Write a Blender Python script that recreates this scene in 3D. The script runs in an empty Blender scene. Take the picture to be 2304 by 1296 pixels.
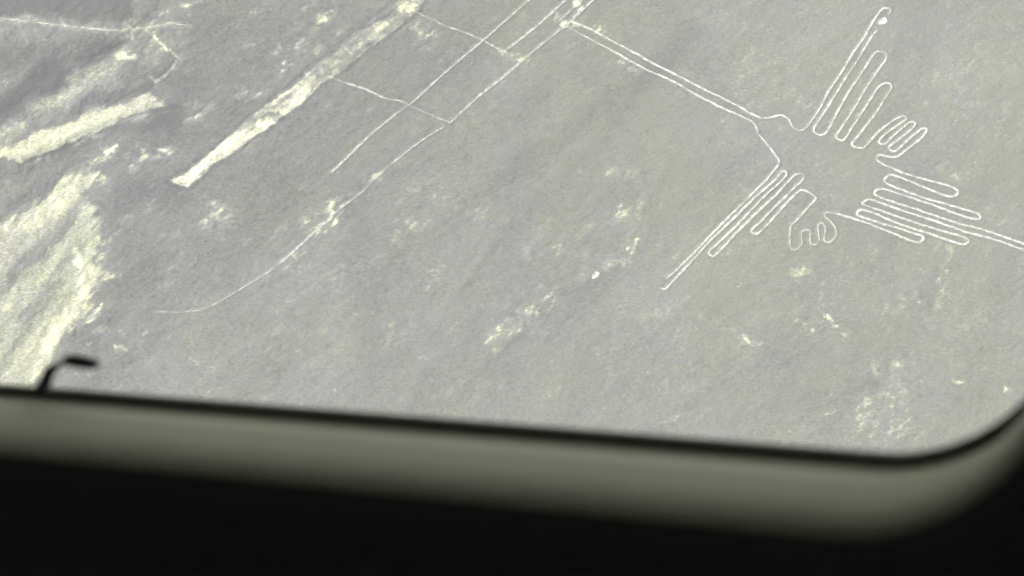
import bpy, math
import numpy as np
from mathutils import Matrix, Vector

# ------------------------------------------------------------------ camera, sky, sun, exposure
PW, PH = 2304.0, 1296.0
DEPRESS = math.radians(66.0)
HFOV = math.radians(25.0)
ALT = 372.0
sc = bpy.context.scene
FWD = np.array([0.0, math.cos(DEPRESS), -math.sin(DEPRESS)])
RIGHT = np.array([1.0, 0.0, 0.0])
UP = np.cross(RIGHT, FWD)
BACK = -FWD
CAM = np.array([0.0, -ALT / math.tan(DEPRESS), ALT])      # the view axis meets the plain at the origin

cd = bpy.data.cameras.new('camera')
cam = bpy.data.objects.new('camera', cd)
sc.collection.objects.link(cam)
M = Matrix(((RIGHT[0], UP[0], BACK[0], CAM[0]), (RIGHT[1], UP[1], BACK[1], CAM[1]),
            (RIGHT[2], UP[2], BACK[2], CAM[2]), (0, 0, 0, 1)))
cam.matrix_world = M
cd.sensor_width = 36.0
cd.lens = 18.0 / math.tan(HFOV / 2)
cd.clip_start = 0.02
cd.clip_end = 60000.0
cd.dof.use_dof = True
cd.dof.focus_distance = float(np.linalg.norm(CAM))
cd.dof.aperture_fstop = 30.0
sc.camera = cam

SUN_EL, SUN_DIR = math.radians(40.0), np.array([0.93, -0.36])      # sun stands to the right, a little behind
SUN_AZ = math.atan2(SUN_DIR[0], SUN_DIR[1])                         # clockwise from +Y
w = bpy.data.worlds.new('World'); sc.world = w; w.use_nodes = True
nt = w.node_tree
sky = nt.nodes.new('ShaderNodeTexSky'); sky.sky_type = 'NISHITA'
sky.sun_disc = False; sky.sun_elevation = SUN_EL; sky.sun_rotation = SUN_AZ
sky.dust_density = 3.0
nt.links.new(sky.outputs[0], nt.nodes['Background'].inputs[0])
nt.nodes['Background'].inputs[1].default_value = 0.10

sl = bpy.data.lights.new('sun', 'SUN'); sl.energy = 3.2; sl.angle = math.radians(0.6); sl.color = (1.0, 0.955, 0.88)
so = bpy.data.objects.new('sun', sl); sc.collection.objects.link(so)
hs = SUN_DIR / np.linalg.norm(SUN_DIR)
sd = Vector((hs[0] * math.cos(SUN_EL), hs[1] * math.cos(SUN_EL), math.sin(SUN_EL)))
so.rotation_euler = sd.to_track_quat('Z', 'Y').to_euler(); so.location = (0, 0, 900)

vs = sc.view_settings
vs.view_transform = 'Standard'; vs.look = 'None'; vs.gamma = 1.0; vs.use_curve_mapping = False
vs.exposure = 1.18
sc.cycles.use_denoising = True
sc.cycles.max_bounces = 8

HAZE = .0007
# ------------------------------------------------------------------ helpers
rng = np.random.default_rng(11)
FPX = (PW / 2) / math.tan(HFOV / 2)

def ray(px, py):
    d = RIGHT * (px - PW / 2) / FPX - UP * (py - PH / 2) / FPX + FWD
    return d / np.linalg.norm(d)

def W(px, py):                                             # pixel -> point of the plain z = 0
    d = ray(px, py); t = -CAM[2] / d[2]
    p = CAM + d * t
    return (p[0], p[1])

def WL(pts): return np.array([W(*p) for p in pts])
MPP = np.linalg.norm(CAM) / FPX                            # metres per photo pixel near the centre

def hash2(ix, iy, seed):
    h = (ix.astype(np.int64) * 374761393 + iy.astype(np.int64) * 668265263 + seed * 144665) & 0x7fffffff
    h = ((h ^ (h >> 13)) * 1274126177) & 0x7fffffff
    h = (h ^ (h >> 16)) & 0xffff
    return h.astype(np.float32) / 65535.0

def vnoise(x, y, seed):
    ix = np.floor(x); iy = np.floor(y)
    fx = (x - ix).astype(np.float32); fy = (y - iy).astype(np.float32)
    fx = fx * fx * (3 - 2 * fx); fy = fy * fy * (3 - 2 * fy)
    a = hash2(ix, iy, seed); b = hash2(ix + 1, iy, seed); c = hash2(ix, iy + 1, seed); d = hash2(ix + 1, iy + 1, seed)
    return (a + (b - a) * fx) * (1 - fy) + (c + (d - c) * fx) * fy

def fbm(x, y, size, octs, seed, ang=0.0, stretch=1.0, gain=0.5):
    """fractal noise about -1..1; features of `size` metres, drawn out `stretch` times along `ang`"""
    c, s = math.cos(ang), math.sin(ang)
    u = (x * c + y * s) / (size * stretch); v = (-x * s + y * c) / size
    out = 0.0; amp = 1.0; tot = 0.0
    for k in range(octs):
        out = out + amp * (vnoise(u + 17.3 * k, v - 9.1 * k, seed + k) * 2 - 1)
        tot += amp; amp *= gain; u = u * 2.03; v = v * 2.03
    return out / tot * 1.5

def sstep(a, b, x):
    t = np.clip((x - a) / (b - a), 0, 1); return t * t * (3 - 2 * t)

def catmull(P, step):
    P = np.asarray(P, float); out = []
    n = len(P)
    for i in range(n - 1):
        p0 = P[max(i - 1, 0)]; p1 = P[i]; p2 = P[i + 1]; p3 = P[min(i + 2, n - 1)]
        L = np.linalg.norm(p2 - p1); k = max(1, int(L / step))
        # centripetal-ish: limit tangents to the segment's own length
        m1 = (p2 - p0) / 2; m2 = (p3 - p1) / 2
        for m in (m1, m2):
            l = np.linalg.norm(m)
            if l > L: m *= L / l
        for j in range(k):
            t = j / k
            out.append((2*t**3-3*t*t+1)*p1 + (t**3-2*t*t+t)*m1 + (-2*t**3+3*t*t)*p2 + (t**3-t*t)*m2)
    out.append(P[-1])
    return np.array(out)

def mat(name):
    m = bpy.data.materials.new(name); m.use_nodes = True
    n = m.node_tree; n.nodes.clear()
    o = n.nodes.new('ShaderNodeOutputMaterial'); b = n.nodes.new('ShaderNodeBsdfPrincipled')
    n.links.new(b.outputs[0], o.inputs[0])
    return m, n, b

def mesh_obj(name, verts, faces, material, parent=None, smooth=False):
    me = bpy.data.meshes.new(name)
    me.from_pydata([tuple(map(float, v)) for v in verts], [], [tuple(int(i) for i in f) for f in faces])
    me.materials.append(material)
    if smooth: me.polygons.foreach_set('use_smooth', [True] * len(me.polygons))
    o = bpy.data.objects.new(name, me); sc.collection.objects.link(o)
    o.parent = parent
    return o

def tag(o, label=None, cat=None, group=None, kind=None):
    if label: o['label'] = label
    if cat: o['category'] = cat
    if group: o['group'] = group
    if kind: o['kind'] = kind
    return o

# ------------------------------------------------------------------ what lies on the plain, traced on the photograph
BEAK_A = [(1282,47),(1330,66),(1375,92),(1425,117),(1465,140),(1527,170),(1600,207),(1660,237),(1690,254),(1712,264)]
WING_A = [(1712,264),(1725,264),(1739,261),(1755,257),(1767,261),(1776,268),(1780,277),(1786,286),(1794,290),(1806,290),(1815,284),
 (1826,268),(1836,254),(1848,236),(1860,210),(1890,165),(1902,147),(1917,120),(1945,80),(1967,42),(1977,27),(1987,17),(2000,16),(2004,22),(1999,31)]
WING_B = [(1975,64),(1957,87),(1930,132),(1905,170),(1880,210),(1855,250),(1840,272),(1831,287),(1832,295),(1842,301),(1854,300),
 (1865,287),(1880,257),(1895,230),(1912,200),(1935,167),(1962,125),(1972,114),(1987,114),(1995,119),(1994,129),(1972,160),(1940,210),
 (1910,260),(1890,290),(1882,304),(1884,310),(1895,314),(1902,309),(1917,285),(1940,250),(1962,215),(1977,192),(1992,184),(2004,186),
 (2006,195),(1995,212),(1970,252),(1940,292),(1921,316),(1917,322),(1923,328.5),(1942,331)]
FOOT_A = [(1942,331),(1951,323),(1968,303),(1987,285),(2008,270),(2025.5,261),(2034,258.5),(2040,263.4),(2032.5,270.3),(2015,282.5),
 (1994,298),(1979,313),(1977,317),(1982,321.6),(1992.5,320.7),(2001,313),(2022,293),(2043,275.6),(2052.4,271.7),(2060,274.7),(2053,286),
 (2034,301.6),(2015,317),(2001,327.6),(2001,333),(2008,338),(2015,338),(2025.5,329),(2046,310),(2064,294.7),(2074,287),(2085,287.7),
 (2085,293),(2074,307),(2053,324),(2036,338),(2022,348.5),(2008,351),(1991,348.5),(1979,346),(1972,351)]
TAIL = [(1972,351),(1977,360),(2001,373.6),(2025.5,383),(2051.6,392),(2088,403),(2129.7,414.4),(2147,420.5),(2155.7,427.5),(2154,434.4),
 (2147,439.6),(2136.6,439.6),(2112,431.8),(2077.6,418),(2051.6,406.6),(2018.6,393.6),(2003,391),(1994,397),(1990,404),(1992.5,409),
 (2011,417),(2033.8,426),(2082.7,444.5),(2131.7,458),(2168,469),(2200,478.7),(2206,486),(2202.7,492),(2188,491),(2144,476),(2095,458),
 (2046,441),(2004,427),(1984.8,422.4),(1973.8,425),(1967.7,432),(1975,439.6),(2009,452),(2058,467.7),(2107,485),(2156,501),(2205,514),
 (2254,531),(2304,548.5),(2352,566),(2360,574),(2352,578),(2304,563),(2266,548.5),(2229.6,536),(2180.6,523),(2131.7,505.7),(2082.7,488.5),
 (2033.8,472.6),(1997,460),(1965,448),(1953,447),(1940.7,454),(1948,460),(1984.8,472.6),(2033.8,489.7),(2082.7,507),(2131.7,521.6),
 (2168,532.6),(2179.4,541),(2171,548.5),(2156,547),(2107,530),(2058,514),(2009,496),(1972.6,480),(1948,471.4),(1935.8,470),(1928.5,478.7),
 (1935.8,485),(1972.6,497),(2021.5,511.8),(2058,524),(2075,529),(2077.8,536),(2068,545),(2051,541),(2009,523),(1960,503),(1911,487),
 (1882,478.7)]
FOOT_B = [(1882,478.7),(1862.4,476),(1855,480),(1856,486),(1865,493.4),(1877,507),(1881.5,516.7),(1880.8,529),(1872,540),(1860,543.6),
 (1853.8,538.7),(1855,524),(1856,509),(1850,499.5),(1844,500.8),(1840,507),(1842,526.5),(1843,541)]
FOOT_C = [(1836.7,548.5),(1825.7,549.7),(1822,541),(1823,519),(1816,515.4),(1806,518),(1802.4,526.5),(1803.6,546),(1793.9,558),
 (1782.8,560.7),(1778,556),(1776,536),(1779,509),(1780,505.6)]
WING_C = [(1780,505.6),(1798.8,487),(1818,465),(1835.5,444.5),(1833,439.6),(1813.4,428.5),(1802.4,426),(1793.6,431.5),(1767,458),(1731,498.8),
 (1705,523.9),(1693,522.7),(1691.7,516.7),(1707,501),(1743,465),(1779,429),(1807.8,400.7),(1809,393.5),(1803,388.7),(1791,391),(1779,400.7),
 (1743,439),(1695,484),(1647.5,532),(1609,573),(1604,576.5),(1595,571.7),(1595,564.5),(1628,534.6),(1671,491.6),(1719,441),(1755,407.8),
 (1769.5,391),(1768,384),(1761,382.7),(1743,403),(1695,446),(1647.5,494),(1599.6,539),(1551.8,592),(1504,642),(1497,650.7),(1487,648)]
WING_D = [(1501.5,625.5),(1539.8,589.7),(1599.6,527.5),(1659,467.7),(1719,407.8),(1748,374),(1752.7,367)]
BEAK_B = [(1752.7,367),(1751,357),(1740.7,343),(1725,322),(1709.4,305),(1704,296.4),(1701.6,284),(1690,272),(1674.7,264),(1640,248.6),
 (1625,242),(1575,217),(1520,185),(1462,160),(1405,130),(1345,97),(1277,60)]

# straight lines: (points, width m, how whole the line still is 0..1, label)
LINES = [
 ([(1345,-12),(1277,53),(1260,67),(1200,115),(1140,167),(1090,207),(1060,232),(1012,277)], .38, .88,
  'straight pale ground line from the beak tip to the corner with a cross line'),
 ([(1000,284),(935,326),(862,384),(815,431),(762,472),(710,519),(650,574),(600,614),(550,644),(470,690),(420,702),(350,703)], .46, .8,
  'long pale ground line that bends as it runs down toward the gully and fades out'),
 ([(775,470),(740,514),(720,531),(670,579),(617,619)], .34, .5,
  'faint broken ground line beside the bend of the long bent line'),
 ([(1200,-8),(1087,90),(1005,160),(925,232),(890,256),(830,306),(790,345),(745,388)], .36, .78,
  'straight pale ground line crossing both short cross lines beside the trapezoid'),
 ([(1280,-8),(1205,60),(1140,112)], .42, .9,
  'straight pale ground line that ends where the upper cross line stops'),
 ([(1318,-8),(1260,45)], .36, .8,
  'pale ground line in the bundle above the beak, outer one away from the bird'),
 ([(1312,12),(1288,40)], .62, 1.0,
  'short thick white ground line in the middle of the bundle above the beak tip'),
 ([(937,27),(980,46),(1000,57),(1040,72),(1085,90),(1110,105),(1137,117)], .62, .75,
  'wavy pale cross line leaving the trapezoid at its wider washed end'),
 ([(740,172),(790,190),(822,200),(870,222),(900,227),(922,237),(970,259),(1012,277)], .50, .75,
  'wavy pale cross line from the trapezoid edge to the sharp corner'),
 ([(640,560),(560,640)], .01, 0, None),
 ([(1570,884),(1640,840),(1750,775),(1790,756)], .26, .35,
  'very faint straight ground line below the lower wing, stretch before the pale scrapes'),
 ([(1795,765),(1850,735),(1905,712),(1990,668)], .26, .5,
  'very faint straight ground line below the tail, stretch beyond the pale scrapes'),
]
LINES = [l for l in LINES if l[3]]
PATHS = [([(-60,28),(0,36),(100,45),(170,52),(250,58),(330,60),(380,52),(425,57)], .42, .45),
         ([(-60,470),(0,500),(25,510),(45,490),(70,468),(105,460),(150,430),(165,425)], .55, 1.0)]
TRAP = [(385,408),(440,372),(480,338),(545,285),(600,236),(650,200),(695,160),(760,110),(820,60),(870,24),(925,-30),(975,-30),(938,26),(880,72),(800,135),
        (722,192),(660,245),(610,284),(560,318),(520,348),(480,370),(448,400),(420,424)]
CHANNEL = [(-90,378),(0,352),(50,351),(67,356),(120,338),(175,320),(225,297),(270,280),(312,257),(345,247),(372,240),(352,222),(337,213),(287,224),
           (200,250),(150,277),(75,295),(25,322),(-90,356)]
FLAT = [(-140,530),(0,492),(60,455),(110,424),(160,395),(200,370),(220,376),(216,410),(190,430),(205,455),(222,470),(225,500),(232,525),(243,543),
        (232,560),(222,600),(252,622),(236,640),(216,660),(204,700),(190,722),(165,745),(130,790),(110,825),(90,880),(60,1000),(20,1320),(-160,1320)]
# soft pale (+) or dark (-) soils, slope light and shade painted in at left: (points, half width px, strength, speckle 0..1)
PATCH = [
 ([(0,310),(100,238),(200,165),(270,125)],32,.72,.1), ([(300,85),(390,100)],50,.42,.4), ([(300,40),(400,20)],30,.2,.5), ([(-40,32),(100,45),(250,58),(340,60),(425,57)],6,.45,.4), ([(265,78),(290,76)],9,.7,.4), ([(275,125),(300,130)],8,.6,.4),  # first band paints the ridge's sunlit flank
 ([(300,10),(360,30),(420,10)],14,.30,.5), ([(410,15),(455,2)],6,.55,.5), ([(345,190),(395,135)],4,.75,.2), ([(330,170),(345,188)],4,.8,.2),
 ([(345,82),(402,130)],4,.8,.2), ([(270,130),(310,120)],5,.5,.3), ([(330,60),(345,85)],8,.4,.3),
 ([(-40,8),(120,6),(270,14)],30,-.85,0), ([(20,120),(120,115),(220,95)],40,-.52,0), ([(10,220),(110,165)],40,-.52,0),  # last two paint the shaded slope above that ridge
 ([(-20,332),(100,258),(200,218),(330,200)],17,-.40,.5), ([(300,150),(360,170)],26,-.2,.5),
 ([(-20,392),(60,378),(180,330),(260,296),(330,285),(400,262)],16,-.34,.2), ([(310,330),(380,290)],34,-.3,.2),
 ([(270,440),(330,420),(390,440)],36,-.30,.2), ([(250,500),(300,540)],40,-.22,.2), ([(280,640),(330,600)],44,-.22,.1), ([(190,760),(240,730)],30,-.24,.1),
 ([(440,100),(500,60)],40,-.16,.1), ([(620,420),(560,520),(480,600)],60,-.16,.1), ([(430,160),(420,220)],34,-.16,.1),
 ([(175,464),(100,550),(20,610)],20,-.42,.2), ([(60,430),(20,450)],14,-.3,.2), ([(120,640),(50,720)],16,-.34,.2), ([(170,560),(182,610),(178,655)],10,.6,.1), ([(60,500),(130,450)],12,.35,.1),  # the long dark streaks paint relief shading
 ([(40,600),(10,680)],12,.25,.2), ([(95,780),(150,700)],10,.4,.3), ([(205,560),(150,650)],14,.25,.3), ([(200,720),(216,704)],8,.95,.1), ([(222,700),(230,690)],4,.8,.2),
 ([(205,365),(262,328)],9,.85,.4), ([(240,352),(255,342)],9,.5,.4), ([(297,382),(330,352)],8,.6,.4), ([(310,335),(350,332)],10,.35,.7), ([(362,340),(372,350)],6,.7,.3),
 ([(350,362),(385,350)],9,.4,.7), ([(415,270),(445,268)],7,.6,.3), ([(395,240),(420,234)],6,.6,.4), ([(430,245),(440,232)],4,.7,.3), ([(215,410),(250,412)],8,.5,.6),
 ([(225,430),(240,424)],6,.5,.6), ([(345,460),(358,452)],5,.8,.2), ([(265,500),(290,490)],8,.45,.6), ([(240,530),(300,500)],9,.35,.6), ([(330,462),(340,470)],5,.5,.4),
 ([(240,625),(262,612)],8,.6,.7), ([(210,740),(232,742)],6,.6,.6), ([(190,770),(200,766)],4,.9,.2), ([(262,788),(274,784)],5,.8,.3), ([(330,748),(338,746)],4,.8,.2),
 ([(245,758),(275,738)],5,.5,.6), ([(190,835),(225,812)],5,.5,.5), ([(92,79),(95,78)],4,.9,0),
 ([(470,510),(490,470),(515,500)],22,.55,.85), ([(505,470),(525,474)],6,.6,.5), ([(520,515),(530,512)],4,.7,.4), ([(425,510),(432,506)],5,.6,.4), ([(625,516),(640,512)],8,.6,.5),
 ([(670,100),(700,70)],14,.8,.7), ([(715,38),(740,40)],16,.85,.6), ([(640,140),(720,110)],18,.35,.85), ([(560,210),(640,150)],18,.3,.85), ([(430,260),(480,240)],14,.3,.85), ([(300,345),(390,345)],18,.4,.85), ([(685,15),(700,8)],9,.6,.5), ([(660,60),(675,55)],8,.55,.7), ([(765,82),(780,70)],9,.5,.7),
 ([(600,130),(620,122)],9,.55,.6), ([(580,205),(595,212)],7,.5,.7), ([(530,210),(545,195)],6,.6,.5), ([(545,108),(560,105)],6,.5,.6), ([(620,100),(630,110)],6,.5,.6),
 ([(565,40),(575,25)],5,.6,.8), ([(740,230),(700,260)],10,.2,.7),
 ([(740,480),(700,500)],24,.6,.8), ([(760,465),(800,440)],15,.55,.8), ([(820,400),(850,385)],8,.5,.6), ([(720,520),(760,500)],12,.6,.8), ([(680,560),(620,610)],12,.35,.7),
 ([(940,420),(1000,440)],26,.25,.8), ([(930,500),(950,510)],18,.4,.85), ([(935,60),(960,75)],18,.5,.8), ([(1270,45),(1340,70)],12,.6,.75), ([(1300,10),(1306,14)],10,1.0,.2),
 ([(1340,62),(1400,100)],10,.4,.8), ([(1245,30),(1270,50)],10,.4,.8), ([(1135,120),(1180,130)],16,.5,.85), ([(1180,30),(1150,60)],14,.3,.8), ([(1390,140),(1450,160)],12,.35,.85),
 ([(1105,765),(1160,725),(1235,668)],19,.85,.6), ([(1200,665),(1215,650)],8,.7,.6), ([(1150,745),(1205,712)],8,.5,.7),
 ([(1360,600),(1385,588)],12,.45,.3), ([(1395,480),(1440,470),(1410,590)],16,.35,.8), ([(1180,580),(1260,560)],18,.2,.8), ([(1290,650),(1320,600)],20,.10,.8),
 ([(1380,390),(1420,380)],16,.35,.8), ([(1390,480),(1300,540)],30,.2,.8), ([(1420,560),(1425,540)],8,.4,.5),
 ([(1785,616),(1812,608)],11,.75,.4), ([(1780,622),(1800,628)],6,.5,.5), ([(1845,700),(1842,660)],8,.35,.7), ([(1850,716),(1858,722)],5,.85,.3), ([(1825,738),(1832,742)],6,.75,.5), ([(1868,730),(1880,728)],5,.8,.4),
 ([(1880,750),(1905,752)],7,.75,.6), ([(1795,718),(1810,722)],6,.5,.6), ([(1678,760),(1690,770)],6,.75,.4), ([(1702,775),(1716,776)],6,.75,.4), ([(1660,760),(1690,800)],16,.3,.8),
 ([(1500,720),(1560,700)],30,.2,.85), ([(1520,860),(1560,840)],24,.25,.85), ([(1500,940),(1550,928)],8,.5,.6), ([(1340,930),(1400,920)],14,.25,.8), ([(1210,760),(1280,740)],30,.14,.85),
 ([(2075,686),(2090,682)],6,.6,.7), ([(2000,680),(2060,690)],20,.2,.8), ([(2135,560),(2125,620),(2120,680)],12,.36,.6), ([(2130,380),(2160,390)],18,.32,.7),
 ([(2025,815),(2012,850),(2030,880),(2045,915)],11,.55,.6), ([(1940,910),(1950,960)],26,.55,.8), ([(2000,890),(2030,950),(2000,985)],20,.45,.8), ([(1960,830),(1975,815)],12,.4,.7),
 ([(1866,934),(1876,930)],6,.8,.3), ([(2148,848),(2160,852)],5,.75,.4), ([(2254,872),(2258,872)],7,.7,.3), ([(2060,820),(2064,810)],5,.4,.5),
 ([(860,620),(960,540),(1150,400),(1300,280),(1450,180),(1560,70)],28,-.19,.1), ([(800,430),(800,560),(830,760)],34,-.18,.1), ([(880,560),(850,700)],12,-.16,.1), ([(1240,760),(1350,640)],26,-.16,.1),
 ([(1100,420),(1200,330)],26,-.15,.1), ([(1640,230),(1560,130)],22,-.12,.1), ([(1900,900),(1960,860)],18,-.2,.2), ([(1800,960),(1700,990)],40,.10,.1), ([(780,720),(700,800)],34,.10,.7),
 ([(850,770),(880,740)],22,.16,.8), ([(740,740),(760,780)],12,.25,.8), ([(1060,480),(1120,430)],16,.25,.8), ([(960,600),(970,605)],6,.4,.5), ([(960,656),(966,650)],4,.7,.2),
 ([(1800,230),(1830,240)],12,.2,.8), ([(1930,260),(1960,250)],10,.3,.8), ([(2110,160),(2180,130)],40,.10,.8), ([(1560,40),(1680,60)],40,.10,.8),
]

# ------------------------------------------------------------------ the plain: one graded sheet, fine where the photograph looks
c4 = WL([(0, 0), (PW, 0), (0, PH), (PW, PH)])
def axis(lo, hi, h, far):
    a = list(np.arange(lo, hi + h, h)); g = h; x = a[-1]; up = []
    while x < far: g *= 1.28; x += g; up.append(x)
    g = h; x = a[0]; dn = []
    while x > -far: g *= 1.28; x -= g; dn.append(x)
    return np.array(dn[::-1] + a + up)
STEP = 0.18
xs = axis(c4[:, 0].min() - 4, c4[:, 0].max() + 4, STEP, 26000.0)
ys = axis(c4[:, 1].min() - 4, c4[:, 1].max() + 4, STEP, 26000.0)
X, Y = np.meshgrid(xs, ys)
NX, NY = len(xs), len(ys)
fade = sstep(400, 150, np.hypot(X, Y))                       # fine relief dies out with the coarse cells
STREAK = math.atan2(*(np.array(W(1000, 400)) - np.array(W(600, 740)))[::-1])

wx = fbm(X, Y, 3.2, 4, 301) * 0.9 + fbm(X, Y, .9, 2, 305) * .30
wy = fbm(X, Y, 3.2, 4, 311) * 0.9 + fbm(X, Y, .9, 2, 315) * .30
XW, YW = X + wx * fade, Y + wy * fade

def win(P, r):
    i0, i1 = np.searchsorted(xs, [P[:, 0].min() - r, P[:, 0].max() + r]); j0, j1 = np.searchsorted(ys, [P[:, 1].min() - r, P[:, 1].max() + r])
    return slice(max(j0 - 1, 0), j1 + 1), slice(max(i0 - 1, 0), i1 + 1)

def seg_d(x, y, a, b):
    d = b - a; L = max((d * d).sum(), 1e-9)
    t = np.clip(((x - a[0]) * d[0] + (y - a[1]) * d[1]) / L, 0, 1)
    return np.hypot(x - a[0] - t * d[0], y - a[1] - t * d[1])

def line_d(P, r, warped=False):
    D = np.full(X.shape, 1e3, np.float32)
    for a, b in zip(P[:-1], P[1:]):
        s = win(np.array([a, b]), r + 2)
        gx, gy = (XW[s], YW[s]) if warped else (X[s], Y[s])
        D[s] = np.minimum(D[s], seg_d(gx, gy, a, b))
    return D

def poly_sd(P, r, amt=1.0):                                  # signed distance, positive inside
    s = win(P, r + 3); D = np.full(X.shape, -1e3, np.float32)
    gx = X[s] + (XW[s] - X[s]) * amt; gy = Y[s] + (YW[s] - Y[s]) * amt
    d = np.full(gx.shape, 1e3); ins = np.zeros(gx.shape, bool)
    for a, b in zip(P, np.roll(P, -1, 0)):
        d = np.minimum(d, seg_d(gx, gy, a, b))
        c = (a[1] > gy) != (b[1] > gy)
        ins ^= c & (gx < (b[0] - a[0]) * (gy - a[1]) / (b[1] - a[1] + 1e-12) + a[0])
    D[s] = np.where(ins, d, -d)
    return D

sp1 = fbm(X, Y, .62, 2, 41, STREAK, 1.9); sp2 = fbm(X, Y, 1.7, 3, 47, STREAK, 1.6)
SPK = np.clip(.30 + 1.4 * sp1 + .6 * sp2, 0, 1.35)            # speckle for stony soils

# soil: 0 = varnished grey pavement, 1 = bare pale silt; below 0 darker varnish
run = np.abs(fbm(X, Y, 21, 3, 61, STREAK + .12, 2.6)); runnel = np.exp(-(run / .15) ** 2) * sstep(-.1, .5, fbm(X, Y, 40, 2, 66))
soil = fbm(X, Y, 26, 4, 5, STREAK, 2.6) * .18 - .10 * runnel + fbm(X, Y, 6, 3, 9, STREAK, 2.2) * .07 + np.clip(sp1 * .6 + sp2 * .35 - .28, 0, 1) * .55 + fbm(X, Y, .55, 2, 85, STREAK - .1, 7.0) * .07 - np.clip(-sp1 * .6 - sp2 * .3 - .30, 0, 1) * .48 + fbm(X, Y, .40, 1, 83) * .07
left = sstep(20, -85, X * .9 - Y * .35); soil -= .15 * left   # darker tone towards the gullies
psoil = np.zeros_like(soil)
rough = .5 + .5 * left + np.clip(sp2, 0, 1) * .6
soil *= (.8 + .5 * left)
for pts, hw, st, spk in PATCH:
    if spk >= .6 and pts[0][1] > 600 and st > 0: hw, st = hw * 1.25, st * .7
    P = WL(pts); r = hw * MPP
    D = line_d(P, r * 2.4, True)
    m = sstep(1.55, .35, D / r) * st
    soil += m * ((1 - spk) + spk * SPK)
    psoil += m * ((1 - .5 * spk) + .5 * spk * SPK)
    if st > .2: rough += m * spk * 1.5

H = fbm(X, Y, 34, 3, 71, STREAK, 1.8) * .45 * fade + fbm(X, Y, 7, 3, 75, STREAK, 1.5) * .12 * fade - .10 * runnel * fade
micro = (sp1 * .020 + fbm(X, Y, .45, 1, 81) * .018 + np.clip(sp2, 0, 2) * .02) * rough * fade

st_20 = fbm(X, Y, 4.6, 2, 99, STREAK + .24, 5.0)
ch = poly_sd(WL(CHANNEL), 9, .7); fl = poly_sd(WL(FLAT), 14, .8); tr = poly_sd(WL(TRAP), 6, .28)
LEFT = WL([(-300,-60),(440,-60),(400,130),(375,235),(255,330),(228,400),(243,540),(220,660),(110,830),(40,1320),(-300,1320)])
le = poly_sd(LEFT, 30, 1.2)
le = np.where(le < -900, -30, le); m_le = sstep(-1.5, 5, le)
st_n = fbm(X, Y, 2.4, 4, 91, STREAK, 5.0)
H += m_le * (fbm(X, Y, 8.5, 3, 191, STREAK + .10, 3.4, .36) * .5 + fbm(X, Y, 3.2, 3, 195, STREAK + .2, 2.6, .45) * .16) * (1 - .5 * sstep(0, 3, fl))
for pts, wd, hh in [([(-40,335),(0,306),(100,236),(200,162),(275,118)], 2.6, 1.1), ([(-40,250),(60,170),(150,110),(250,75)], 3.6, -.9), ([(180,462),(100,550),(10,625)], 2.2, -.7),
    ([(240,560),(150,660),(40,780)], 2.6, .7), ([(130,640),(60,720),(0,800)], 2.0, -.6), ([(170,420),(60,500),(-20,560)], 2.2, .6), ([(345,84),(402,130)], .5, .28), ([(330,168),(348,190),(395,138)], .5, .26),
    ([(-20,385),(60,372),(180,326),(262,294)], 1.0, .35), ([(40,620),(-20,690)], 1.6, .5), ([(190,600),(110,720),(70,790)], 1.2, -.4)]:
    d_ = line_d(WL(pts), wd * 4 + 2) + .5 * sp2 + .8 * st_20; wd *= 1.25; H += .62 * hh * np.exp(-np.minimum(np.maximum(d_, 0) / wd, 6) ** 2)
H -= sstep(-1, 24, le) * 2.2
H -= sstep(-.4, 2.6, ch) * .5 + sstep(-.6, 5.0, fl) * .35
H += sstep(0, 3, fl) * st_20 * .35
chb = line_d(WL([(60,357),(120,340),(175,322),(225,299),(262,284),(275,270),(312,258),(345,248),(410,240)]), 5)
chb = chb + .25 * sp2
H += np.exp(-(chb / .5) ** 2) * .16
H -= sstep(-.3, .6, tr) * .10; H += np.exp(-((tr + .6) / .4) ** 2) * .10 * np.clip(.6 + sp2, 0, 1.4)
m_ch = sstep(-.7, .5, ch + .8 * fbm(X, Y, .9, 4, 405, STREAK - .1, 4.0)); en = fbm(X, Y, 1.0, 4, 401, STREAK + .15, 3.6); m_fl = sstep(-1.3, 1.5, fl + 1.3 * en + .5 * sp1); m_tr = sstep(-.25, .25, tr + .16 * sp1)
st_2 = fbm(X, Y, 4.6, 3, 99, STREAK + .24, 5.0)
soil = soil * (1 - m_ch) + m_ch * (.92 + .20 * st_n + .12 * fbm(X, Y, 1.1, 3, 93) + .3 * np.clip(soil, -.6, .2))
soil -= np.exp(-(chb / .42) ** 2) * .8  # shaded face of the channel bank painted into the soil tone
soil = soil * (1 - m_fl) + m_fl * (.66 + .13 * st_2 + .05 * st_n + .04 * fbm(X, Y, 1.2, 3, 95) + .95 * psoil + .42 * np.exp(-((fl - 1.2) / 2.0) ** 2) * (.35 + .7 * np.clip(.5 + en, 0, 1.3)) + .12 * soil)
low = sstep(*(np.array([W(760, 110)[1], W(600, 260)[1]])), Y)
soil = soil * (1 - m_tr) + m_tr * (.46 + .70 * low + .35 * st_n * (1.3 - low) + .34 * fbm(X, Y, .9, 3, 97) * (1.2 - .4 * low))
for pts, hw, st, spk in [([(598,270),(640,258)],8,-.9,.3), ([(500,345),(476,364)],7,-.95,.6), ([(450,388),(470,374)],5,-.9,.6), ([(560,302),(576,290)],5,-.6,.5),
    ([(705,190),(684,214)],4,-.5,.3), ([(740,165),(718,184)],8,-.4,.3), ([(430,392),(560,302)],9,.3,.1), ([(780,122),(802,104)],8,.5,.5), ([(924,18),(936,6)],8,.8,.2),
    ([(860,50),(790,110)],5,.35,.4), ([(640,240),(690,196)],10,.25,.2)]:
    P = WL(pts); r = hw * MPP; soil += sstep(1.5, .4, line_d(P, r * 2.4, True) / r) * st * ((1 - spk) + spk * SPK)
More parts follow.
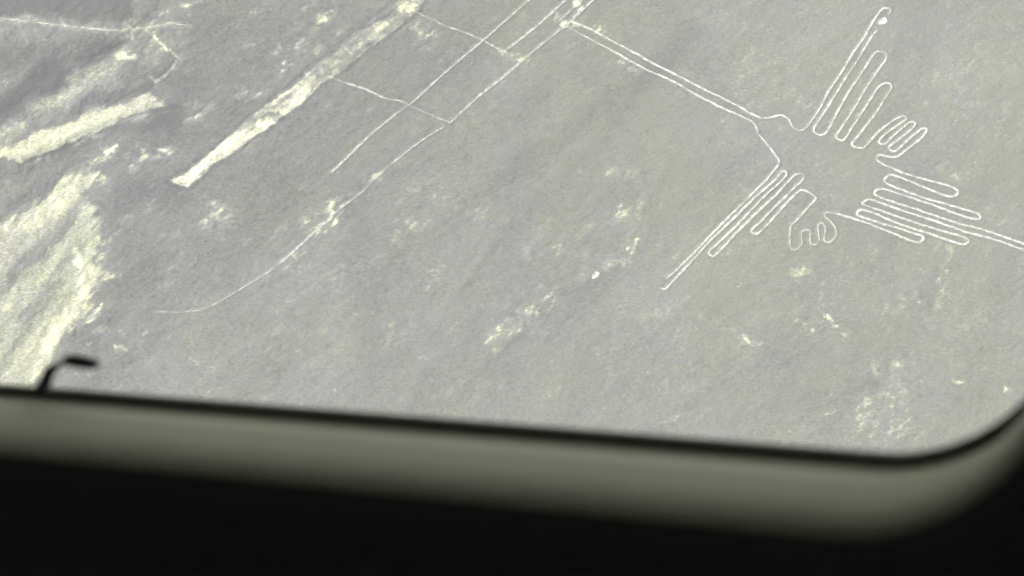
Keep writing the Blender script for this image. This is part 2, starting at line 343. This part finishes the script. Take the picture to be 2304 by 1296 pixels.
soil += np.exp(-((tr - .3) / .2) ** 2) * .22 * np.clip(.4 + en, 0, 1)
soil -= m_tr * np.clip(fbm(X, Y, 1.5, 3, 411, STREAK, 2.5) - .08, 0, 1) * 1.2
soil -= np.exp(-((tr + .6) / .42) ** 2) * .20                # dark stones cleared to the edges
rough = np.where(m_tr > .5, rough * .6, rough)

GLY = [BEAK_A, WING_A, WING_B, FOOT_A, TAIL, FOOT_B, FOOT_C, WING_C, WING_D, BEAK_B]
gl_pts = [catmull(WL(g), .25) for g in GLY]
ln_pts = [catmull(WL(l[0]), .25) for l in LINES]
pa_pts = [catmull(WL(p[0]), .3) for p in PATHS]
dg = np.full(X.shape, 1e3, np.float32)
for P in gl_pts + [q for q, l in zip(ln_pts, LINES) if l[2] > .55]: dg = np.minimum(dg, line_d(P, 1.6))
dp = np.full(X.shape, 1e3, np.float32)
for P in pa_pts: dp = np.minimum(dp, line_d(P, 2.0))
dl = np.minimum(dg, dp)
flat_m = sstep(.75, .35, dl)
micro *= (1 - .9 * flat_m)
H += np.exp(-((dg - .52) / .17) ** 2) * .026 * (.55 + .75 * np.clip(sp1 + .3, 0, 1)) - sstep(.5, .2, dg) * .05   # low stone kerbs raked to both sides
soil -= np.exp(-((dg - .55) / .20) ** 2) * .10
soil += sstep(.55, .15, dl) * .18
Hs = H.copy()
H = H + micro

tint = np.clip(.5 + .6 * fbm(X, Y, .8, 2, 131) + .6 * fbm(X, Y, 9, 3, 135) + .5 * soil + .50 * sstep(-50, 50, X + .3 * Y) - .24, 0, 1)

def bil(A, x, y):
    i = np.clip(np.searchsorted(xs, x) - 1, 0, NX - 2); j = np.clip(np.searchsorted(ys, y) - 1, 0, NY - 2)
    fx = (x - xs[i]) / (xs[i + 1] - xs[i]); fy = (y - ys[j]) / (ys[j + 1] - ys[j])
    return (A[j, i] * (1 - fx) + A[j, i + 1] * fx) * (1 - fy) + (A[j + 1, i] * (1 - fx) + A[j + 1, i + 1] * fx) * fy

# soil material: grey varnished stones over pale yellowish silt
def soil_material(name, use_attr=True, pale=1.0):
    m, n, b = mat(name); L = n.links.new
    tc = n.nodes.new('ShaderNodeNewGeometry')
    nz = n.nodes.new('ShaderNodeTexNoise'); nz.inputs['Scale'].default_value = 3.1; nz.inputs['Detail'].default_value = 3.0
    mp_ = n.nodes.new('ShaderNodeMapping'); mp_.inputs['Rotation'].default_value = (0, 0, -.30); mp_.inputs['Scale'].default_value = (.55, 1.7, 1)
    L(tc.outputs['Position'], mp_.inputs['Vector']); L(mp_.outputs[0], nz.inputs['Vector'])
    at = n.nodes.new('ShaderNodeAttribute'); at.attribute_name = 'soil'
    sep = n.nodes.new('ShaderNodeSeparateColor'); L(at.outputs['Color'], sep.inputs[0])
    add = n.nodes.new('ShaderNodeMath'); add.operation = 'MULTIPLY_ADD'; add.inputs[1].default_value = .86
    L(nz.outputs['Fac'], add.inputs[0]); L(sep.outputs[0], add.inputs[2])
    r = n.nodes.new('ShaderNodeValToRGB'); e = r.color_ramp.elements
    stops = RAMP
    e[0].position = stops[0][0]; e[0].color = (*stops[0][1], 1); e[1].position = stops[-1][0]; e[1].color = (*stops[-1][1], 1)
    for p, c in stops[1:-1]:
        k = e.new(p); k.color = (*c, 1)
    L(add.outputs[0], r.inputs[0])
    tn = n.nodes.new('ShaderNodeMix'); tn.data_type = 'RGBA'; tn.blend_type = 'MULTIPLY'; tn.inputs['Factor'].default_value = 1.0
    tr_ = n.nodes.new('ShaderNodeValToRGB'); tr_.color_ramp.elements[0].color = (.998, .992, 1.0, 1); tr_.color_ramp.elements[1].color = (1.005, 1.02, .885, 1)
    L(sep.outputs[1], tr_.inputs[0]); L(r.outputs[0], tn.inputs['A']); L(tr_.outputs[0], tn.inputs['B'])
    L(tn.outputs['Result'], b.inputs['Base Color'])
    b.inputs['Roughness'].default_value = .95; b.inputs['Specular IOR Level'].default_value = .15
    return m
# position on the ramp = soil * 0.5 + 0.35
RAMP = [(.0, (.125, .126, .124)), (.33, (.222, .224, .215)), (.50, (.272, .275, .258)), (.66, (.41, .417, .355)), (.84, (.61, .62, .475)), (1.0, (.80, .805, .67))]
m_soil = soil_material('desert_soil')

def sheet(name, mask):
    """the cells of the plain chosen by `mask` as one mesh that shares the plain's edges"""
    jj, ii = np.nonzero(mask)
    a = jj * NX + ii
    q = np.stack([a, a + 1, a + NX + 1, a + NX], 1)
    used, inv = np.unique(q.ravel(), return_inverse=True)
    co = np.stack([X.ravel()[used], Y.ravel()[used], H.ravel()[used]], 1).astype(np.float32)
    me = bpy.data.meshes.new(name)
    me.vertices.add(len(used)); me.vertices.foreach_set('co', co.ravel())
    nf = len(q)
    me.loops.add(nf * 4); me.loops.foreach_set('vertex_index', inv.astype(np.int32).ravel())
    me.polygons.add(nf); me.polygons.foreach_set('loop_start', np.arange(0, nf * 4, 4, dtype=np.int32))
    me.update(calc_edges=True)
    col = np.zeros((len(used), 4), np.float32); col[:, 3] = 1
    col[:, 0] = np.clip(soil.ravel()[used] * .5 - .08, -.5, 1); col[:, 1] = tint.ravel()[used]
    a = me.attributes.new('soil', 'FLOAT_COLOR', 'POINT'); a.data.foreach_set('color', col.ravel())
    me.materials.append(m_soil)
    o = bpy.data.objects.new(name, me); sc.collection.objects.link(o)
    return o
mid = lambda A: (A[:-1, :-1] + A[1:, 1:]) / 2
is_tr = mid(tr) > 0; is_wash = ((mid(ch) > 0) | (mid(fl) > .2)) & ~is_tr
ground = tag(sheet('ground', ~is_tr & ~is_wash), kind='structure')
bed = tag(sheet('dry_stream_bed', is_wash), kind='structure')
tag(sheet('trapezoid_geoglyph', is_tr), 'broad pale trapezoid band cleared in the desert beside the gullies', 'geoglyph')

# ------------------------------------------------------------------ ribbons of cleared pale soil
def pale_material(name, c_hi, c_lo):
    m, n, b = mat(name); L = n.links.new
    g = n.nodes.new('ShaderNodeNewGeometry'); nz = n.nodes.new('ShaderNodeTexNoise')
    nz.inputs['Scale'].default_value = 1.4; nz.inputs['Detail'].default_value = 4.0; L(g.outputs['Position'], nz.inputs['Vector'])
    r = n.nodes.new('ShaderNodeValToRGB'); r.color_ramp.elements[0].position = .34; r.color_ramp.elements[1].position = .62
    r.color_ramp.elements[0].color = (*c_lo, 1); r.color_ramp.elements[1].color = (*c_hi, 1)
    L(nz.outputs['Fac'], r.inputs[0]); L(r.outputs[0], b.inputs['Base Color'])
    b.inputs['Roughness'].default_value = .95; b.inputs['Specular IOR Level'].default_value = .1
    return m
m_line = pale_material('cleared_silt', (.78, .78, .71), (.40, .40, .365))
m_worn = pale_material('worn_cleared_silt', (.62, .62, .55), (.30, .30, .275))
m_faint = pale_material('faint_cleared_silt', (.36, .36, .325), (.255, .256, .243))
m_path = pale_material('trodden_silt', (.66, .66, .56), (.44, .44, .37))

def ribbon(name, lines, widths, material, parent=None, whole=1.0, seed=0):
    V = []; F = []
    for P, wd in zip(lines, widths):
        t = np.gradient(P, axis=0); t /= np.linalg.norm(t, axis=1)[:, None] + 1e-9
        nr = np.stack([-t[:, 1], t[:, 0]], 1)
        s = np.concatenate([[0], np.cumsum(np.linalg.norm(np.diff(P, axis=0), axis=1))])
        base = len(V)
        wl = wd / 2 * (1 + .34 * fbm(s, s * 0 + seed, .55, 2, 201) + .22 * fbm(s, s * 0 + seed, 3.0, 2, 205))
        wr = wd / 2 * (1 + .34 * fbm(s, s * 0 + seed, .55, 2, 207) + .22 * fbm(s, s * 0 + seed, 3.0, 2, 209))
        k = np.clip(fbm(s, s * 0 + seed, 2.6, 3, 215) * 1.1 + (whole * 2.0 - .95), 0.0, 1)      # worn gaps
        k = .12 + .88 * k
        end = np.minimum(1, np.minimum(s, s[-1] - s) / .6 + .3)
        wl, wr = wl * k * end, wr * k * end
        cen = P + nr * (.05 * fbm(s, s * 0 + seed, .8, 2, 221))[:, None]
        zc = bil(Hs, cen[:, 0], cen[:, 1])
        for i in range(len(P)):
            for off, dz in ((-wr[i] - .05, -.10), (-wr[i], .028), (0, .04), (wl[i], .028), (wl[i] + .05, -.10)):
                p = cen[i] + nr[i] * off
                V.append((p[0], p[1], zc[i] + dz))
        for i in range(len(P) - 1):
            for j in range(4):
                a = base + i * 5 + j
                F.append((a, a + 5, a + 6, a + 1))
    return mesh_obj(name, V, F, material, parent)

G = dict(zip(['BEAK_A', 'WING_A', 'WING_B', 'FOOT_A', 'TAIL', 'FOOT_B', 'FOOT_C', 'WING_C', 'WING_D', 'BEAK_B'], gl_pts))
bird = bpy.data.objects.new('hummingbird_geoglyph', None); sc.collection.objects.link(bird)
tag(bird, 'giant hummingbird figure drawn on the desert with one thin pale line', 'geoglyph')
LWD = .34
ribbon('beak', [G['BEAK_A'], G['BEAK_B']], [LWD, LWD], m_line, bird, .86, 1)
ribbon('wing', [G['WING_A'], G['WING_B']], [LWD, LWD], m_line, bird, .95, 2)
ribbon('foot', [G['FOOT_A']], [LWD * 1.05], m_line, bird, 1.1, 3)
ribbon('tail', [G['TAIL']], [LWD * 1.06], m_line, bird, 1.1, 4)
ribbon('foot', [G['FOOT_B'], G['FOOT_C']], [LWD * .85, LWD * .85], m_worn, bird, 1.1, 5)
ribbon('wing', [G['WING_C'], G['WING_D']], [LWD, LWD * .9], m_line, bird, 1.0, 6)
def pieces(k, P, wd):
    if k != 1: return [P], [wd]
    cut = [int(len(P) * f) for f in (0, .30, .44, .66, 1)]
    return [P[a:b + 1] for a, b in zip(cut[:-1], cut[1:])], [.28, .20, .48, .18]
for k, (l, P) in enumerate(zip(LINES, ln_pts)):
    Ps, wds = pieces(k, P, l[1])
    tag(ribbon('line_geoglyph', Ps, wds, m_line if l[2] >= .99 else m_worn if l[2] > .55 else m_faint, None, l[2], 20 + k), l[3], 'geoglyph', 'pale straight lines beside the hummingbird')
for k, (p, P) in enumerate(zip(PATHS, pa_pts)):
    tag(ribbon('path', [P], [p[1]], m_path, None, p[2], 50 + k), kind='structure')

# ------------------------------------------------------------------ loose stones
def rock_mesh(r):
    v = np.array([(1,0,0),(-1,0,0),(0,1,0),(0,-1,0),(0,0,1),(.6,.6,.55),(-.6,.6,.5),(-.6,-.6,.55),(.6,-.6,.5)], float)
    v *= (.75 + .5 * r.random((9, 1)))
    f = [(0,2,5),(2,1,6),(1,3,7),(3,0,8),(4,5,6),(4,6,7),(4,7,8),(4,8,5),(0,5,8),(2,6,5),(1,7,6),(3,8,7)]
    return v, np.array(f)
def scatter(name, count, accept, smin, smax, material, label, cat):
    lo, hi = c4.min(0), c4.max(0)
    n = count * 6
    p = rng.random((n, 2)) * (hi - lo) + lo
    pr = accept(p); p = p[rng.random(n) < pr][:count]
    sz = smin + (smax - smin) * rng.random(len(p)) ** 3
    z = bil(H, p[:, 0], p[:, 1])
    prot = [rock_mesh(rng) for _ in range(12)]
    V = []; F = []; base = 0
    an = STREAK + rng.normal(0, .5, len(p))
    for i in range(len(p)):
        v, f = prot[i % 12]
        c, s = math.cos(an[i]), math.sin(an[i]); q = v * np.array([1.35, .8, .55]) * sz[i]
        V.append(np.stack([q[:, 0] * c - q[:, 1] * s + p[i, 0], q[:, 0] * s + q[:, 1] * c + p[i, 1], q[:, 2] + z[i] - .02], 1))
        F.append(f + base); base += 9
    V = np.concatenate(V).astype(np.float32); F = np.concatenate(F)
    me = bpy.data.meshes.new(name); me.vertices.add(len(V)); me.vertices.foreach_set('co', V.ravel())
    me.loops.add(F.size); me.loops.foreach_set('vertex_index', F.astype(np.int32).ravel())
    me.polygons.add(len(F)); me.polygons.foreach_set('loop_start', np.arange(0, F.size, 3, dtype=np.int32)); me.update(calc_edges=True)
    me.materials.append(material)
    o = bpy.data.objects.new(name, me); sc.collection.objects.link(o)
    return tag(o, label, cat, kind='stuff')
def stone_material(name, c0, c1):
    m, n, b = mat(name); L = n.links.new
    g = n.nodes.new('ShaderNodeNewGeometry'); r = n.nodes.new('ShaderNodeValToRGB')
    r.color_ramp.elements[0].color = (*c0, 1); r.color_ramp.elements[1].color = (*c1, 1)
    L(g.outputs['Random Per Island'], r.inputs[0]); L(r.outputs[0], b.inputs['Base Color']); b.inputs['Roughness'].default_value = .9
    return m
m_dark = stone_material('varnished_stone', (.17, .17, .168), (.26, .26, .25))
m_pale = stone_material('pale_stone', (.30, .30, .27), (.46, .46, .40))
def acc_dark(p):
    keep = bil(dl, p[:, 0], p[:, 1]) > .45
    return keep * (1 - .92 * bil(np.maximum(m_fl, np.maximum(m_ch, m_tr)), p[:, 0], p[:, 1])) * np.clip(.05 + .16 * bil(rough, p[:, 0], p[:, 1]) ** 2 + .25 * np.clip(bil(sp2, p[:, 0], p[:, 1]), 0, 1), 0, 1)
def acc_pale(p):
    keep = bil(dl, p[:, 0], p[:, 1]) > .45
    return keep * np.clip(.02 + .10 * (bil(rough, p[:, 0], p[:, 1]) - .6) + .18 * np.clip(bil(sp2, p[:, 0], p[:, 1]) - .1, 0, 1), 0, 1)
scatter('loose_stone', 4000, acc_dark, .05, .18, m_dark, 'dark varnished stones strewn all over the desert plain', 'stone')
scatter('loose_pale_stone', 4000, acc_pale, .05, .16, m_pale, 'pale stone chips strewn all over the desert plain', 'stone')

# the two white heaps
def mound(px, py, rx, ry, h, label, seed):
    c = np.array(W(px, py)); r = np.random.default_rng(seed); V = []; F = []
    n, m = 22, 6
    for j in range(m):
        k = j / (m - 1)
        for i in range(n):
            a = 2 * math.pi * i / n
            rr = (1 - k) * (1 + .10 * math.sin(2 * a + seed) + .07 * math.sin(3 * a + 2 * seed) + r.normal(0, .03))
            x, y = rx * rr * math.cos(a), ry * rr * math.sin(a)
            ca, sa = math.cos(STREAK), math.sin(STREAK)
            p = c + np.array([x * ca - y * sa, x * sa + y * ca])
            z = float(bil(Hs, p[:1], p[1:])[0]) - .08 + h * (1 - (1 - k) ** 2) * (1 + r.normal(0, .16))
            V.append((p[0], p[1], z))
    for j in range(m - 1):
        for i in range(n): F.append((j*n+i, j*n+(i+1) % n, (j+1)*n+(i+1) % n, (j+1)*n+i))
    o = mesh_obj('silt_heap', V, F, m_white)
    return tag(o, label, 'heap', 'white silt heaps')
m_white = pale_material('white_silt', (.78, .78, .70), (.62, .62, .55))
mound(1985, 46, 1.15, .8, .35, 'white heap of silt beside the hooked tip of the wing', 3)
mound(1339, 619, 1.1, .55, .30, 'white heap of silt alone on the open plain away from the lower wing', 5)

# ------------------------------------------------------------------ the aircraft's cabin wall with its window
# the window faces this point of the picture plane: the photographer looks down and aft through it
n_in = -(FWD + RIGHT * (4500 - PW / 2) / FPX + UP * (PH / 2 + 1500) / FPX); n_in /= np.linalg.norm(n_in)
p0 = CAM + ray(1152, 945) * 0.52
def onwin(px, py, dep=0.0):                                 # pixel -> point on a plane parallel to the window, dep metres inside it
    d = ray(px, py); t = ((p0 + n_in * dep - CAM) @ n_in) / (d @ n_in)
    return CAM + d * t
A0, A1 = onwin(0, 862), onwin(1850, 1006)
ex = (A1 - A0) / np.linalg.norm(A1 - A0)
ey = np.cross(n_in, ex)
ORG = A0
def loc(p): q = p - ORG; return np.array([q @ ex, q @ ey])
# corner radius from three points of the lower right corner
def corner_fit():
    q = np.array([loc(onwin(*p)) for p in [(2050,1016),(2150,996),(2200,972),(2250,940),(2295,903)]])
    best = None
    for r in np.arange(.02, .12, .001):
        for cx in np.arange(.10, .26, .002):
            e = np.abs(np.hypot(q[:, 0] - cx, q[:, 1] - r) - r).sum()
            if best is None or e < best[0]: best = (e, r, cx)
    return best
_, CR, CCX = corner_fit()
WX1 = CCX + CR; WX0 = WX1 - .47; WY0, WY1 = 0.0, .34
print('window corner', CR, CCX, 'right edge', WX1)
def outline(o, n=16, dx=0.0):
    r = CR + o; pts = []
    for cx, cy, a0 in ((WX1 - CR - dx, WY0 + CR, -90), (WX1 - CR - dx, WY1 - CR, 0), (WX0 + CR, WY1 - CR, 90), (WX0 + CR, WY0 + CR, 180)):
        for k in range(n + 1):
            a = math.radians(a0 + 90 * k / n); pts.append((cx + r * math.cos(a), cy + r * math.sin(a)))
    return pts
AC = Matrix(((ex[0], ey[0], n_in[0], ORG[0]), (ex[1], ey[1], n_in[1], ORG[1]), (ex[2], ey[2], n_in[2], ORG[2]), (0, 0, 0, 1)))
plane = bpy.data.objects.new('aircraft_cabin', None); sc.collection.objects.link(plane)
plane.matrix_world = AC
tag(plane, 'dark aircraft cabin wall with a round-cornered window in a grey surround', 'aircraft')
def loft(name, prof, material, close=False, n=16):
    V = []; F = []
    for o, d in prof: V += [(x, y, d) for x, y in outline(o, n, .0048 * min(max(d / .02, 0), 1))]
    m = 4 * (n + 1); R = len(prof)
    for j in range(R if close else R - 1):
        a = j * m; b = ((j + 1) % R) * m
        for i in range(m): F.append((a + i, a + (i + 1) % m, b + (i + 1) % m, b + i))
    return mesh_obj(name, V, F, material, plane, True), V, F
def plain_material(name, col, rough, scale=300, amp=.12, spec=.3):
    m, n, b = mat(name); L = n.links.new
    tc = n.nodes.new('ShaderNodeTexCoord'); nz = n.nodes.new('ShaderNodeTexNoise'); nz.inputs['Scale'].default_value = scale; nz.inputs['Detail'].default_value = 4
    L(tc.outputs['Object'], nz.inputs['Vector'])
    r = n.nodes.new('ShaderNodeValToRGB')
    r.color_ramp.elements[0].color = (*[c * (1 - amp) for c in col], 1); r.color_ramp.elements[1].color = (*[min(1, c * (1 + amp)) for c in col], 1)
    L(nz.outputs['Fac'], r.inputs[0]); L(r.outputs[0], b.inputs['Base Color'])
    b.inputs['Roughness'].default_value = rough; b.inputs['Specular IOR Level'].default_value = spec
    return m
m_rub = plain_material('black_rubber', (.2, .205, .185), .75)
m_sur = plain_material('grey_plastic', (.75, .78, .61), .6, 40, .06)
m_trim = plain_material('charcoal_trim', (.26, .28, .28), .8)
m_cab = plain_material('dark_headlining', (.5, .51, .5), .9)
m_skin = plain_material('white_aircraft_paint', (.7, .7, .7), .35)
m_latch = plain_material('black_plastic', (.05, .05, .05), .4)

# rubber seal: a rounded bead round the opening
bead = [(.0002 + .0017 - .0017 * math.cos(a), .0010 * math.sin(a)) for a in np.linspace(0, 2 * math.pi, 10, endpoint=False)]
loft('window_seal', [(o + .0001, d) for o, d in bead], m_rub, True)
SUR = [(.0032, -.0010), (.0034, .0020), (.0036, .0050), (.0038, .0075), (.0037, .0082), (.0041, .0090), (.0046, .0112), (.0053, .0134), (.0062, .0154), (.0073, .0172), (.0087, .0186), (.0102, .0196), (.0112, .0199)]
loft('window_surround', SUR, m_sur)
loft('cabin_wall', [(.0110, .0197), (.0125, .0203), (.016, .0210), (.026, .0216), (.08, .0225), (.30, .03), (.38, .05), (.42, .10)], m_trim)
cab, V, F = loft('cabin_shell', [(.415, .098), (.46, .22), (.48, .60), (.46, .95), (.40, 1.12), (.25, 1.18)], m_cab)
me = cab.data; nv = len(me.vertices)
import bmesh
bm = bmesh.new(); bm.from_mesh(me); bm.verts.ensure_lookup_table(); m_ = 4 * 17
bm.faces.new([bm.verts[nv - m_ + i] for i in range(m_)]); bm.to_mesh(me); bm.free()
sk, V, F = loft('fuselage_skin', [(.0015, -.003), (.03, -.005), (.30, -.003), (.40, .03), (.44, .09), (.49, .22), (.51, .60), (.49, .97), (.42, 1.15), (.25, 1.21)], m_skin)
me = sk.data; nv = len(me.vertices)
bm = bmesh.new(); bm.from_mesh(me); bm.verts.ensure_lookup_table()
bm.faces.new([bm.verts[nv - m_ + i] for i in range(m_)]); bm.to_mesh(me); bm.free()
# clear pane held in the seal
mp = bpy.data.materials.new('clear_acrylic'); mp.use_nodes = True; mp.node_tree.nodes.clear()
o_ = mp.node_tree.nodes.new('ShaderNodeOutputMaterial'); t_ = mp.node_tree.nodes.new('ShaderNodeBsdfTransparent')
mp.node_tree.links.new(t_.outputs[0], o_.inputs[0])
pv = outline(.0022); k = len(pv)
mesh_obj('window_pane', [(x, y, -.0008) for x, y in pv] + [(x, y, .0008) for x, y in pv],
         [tuple(range(k))[::-1], tuple(range(k, 2 * k))] + [(i, (i + 1) % k, k + (i + 1) % k, k + i) for i in range(k)], mp, plane)

# the latch: a bent arm standing on the seal with a flat finger lever
def sweep(name, pts, half, thick, parent, material):
    """a bar through photo points placed at the window, half = half widths (photo px), thick = depth in metres"""
    q = [loc(onwin(x, y, .004)) for x, y in pts]; q = np.array(q)
    s = .52 / FPX; t = np.gradient(q, axis=0); t /= np.linalg.norm(t, axis=1)[:, None]
    nr = np.stack([-t[:, 1], t[:, 0]], 1); V = []; F = []; K = 10
    for i in range(len(q)):
        for k_ in range(K):
            a = 2 * math.pi * k_ / K
            ca = math.copysign(abs(math.cos(a)) ** .6, math.cos(a)); sa = math.copysign(abs(math.sin(a)) ** .6, math.sin(a))
            p = q[i] + nr[i] * half[i] * s * ca
            V.append((p[0], p[1], .004 + thick / 2 * sa))
    for i in range(len(q) - 1):
        for k_ in range(K): F.append((i*K+k_, i*K+(k_+1) % K, (i+1)*K+(k_+1) % K, (i+1)*K+k_))
    F.append(tuple(range(K))[::-1]); F.append(tuple(range((len(q)-1)*K, len(q)*K)))
    o = mesh_obj(name, V, F, material, parent, True)
    return o
latch = sweep('latch', [(94,888),(95,878),(99,866),(106,850),(113,834),(117,829),(136,820),(152,812)], [30,22,15,13,14,11,6,5], .003, plane, m_latch)
sweep('lever', [(146,811),(152,810),(164,811),(182,814),(200,817.5),(214,820),(220,821)], [7,13,16,16,15,12,6], .0025, latch, m_latch)


# unseen high wing, added to block sky light from the window sill
wp = [(-.75, 0), (-.70, .045), (-.5, .085), (-.2, .105), (.2, .09), (.6, .045), (.85, .004), (.6, -.012), (0, -.03), (-.5, -.035), (-.70, -.025)]
wz = [.9, -.02, -.9, -1.7, -2.6, -3.6]; V = []; F = []
cx, cy = (WX0 + WX1) / 2, WY1 + .34
for z in wz: V += [(cx + a * 1.05, cy + b * 1.3, z) for a, b in wp]
k = len(wp)
for j in range(len(wz) - 1):
    for i in range(k): F.append((j*k+i, j*k+(i+1) % k, (j+1)*k+(i+1) % k, (j+1)*k+i))
F.append(tuple(range(k))[::-1]); F.append(tuple(range((len(wz)-1)*k, len(wz)*k)))
mesh_obj('wing', V, F, m_skin, plane, True)

# the milky desert air between the aircraft and the ground
hz, nh, _ = mat('desert_air')
nh.nodes.clear()
oh = nh.nodes.new('ShaderNodeOutputMaterial'); vh = nh.nodes.new('ShaderNodeVolumePrincipled')
vh.inputs['Color'].default_value = (.97, .97, .91, 1); vh.inputs['Density'].default_value = HAZE; vh.inputs['Anisotropy'].default_value = .2
nh.links.new(vh.outputs[0], oh.inputs['Volume'])
R_, z0, z1 = 40000.0, float(H.min()) - 1.5, ALT + 6
tag(mesh_obj('haze', [(x, y, z) for z in (z0, z1) for x, y in ((-R_, -R_), (R_, -R_), (R_, R_), (-R_, R_))],
    [(3, 2, 1, 0), (4, 5, 6, 7), (0, 1, 5, 4), (1, 2, 6, 5), (2, 3, 7, 6), (3, 0, 4, 7)], hz), kind='stuff')
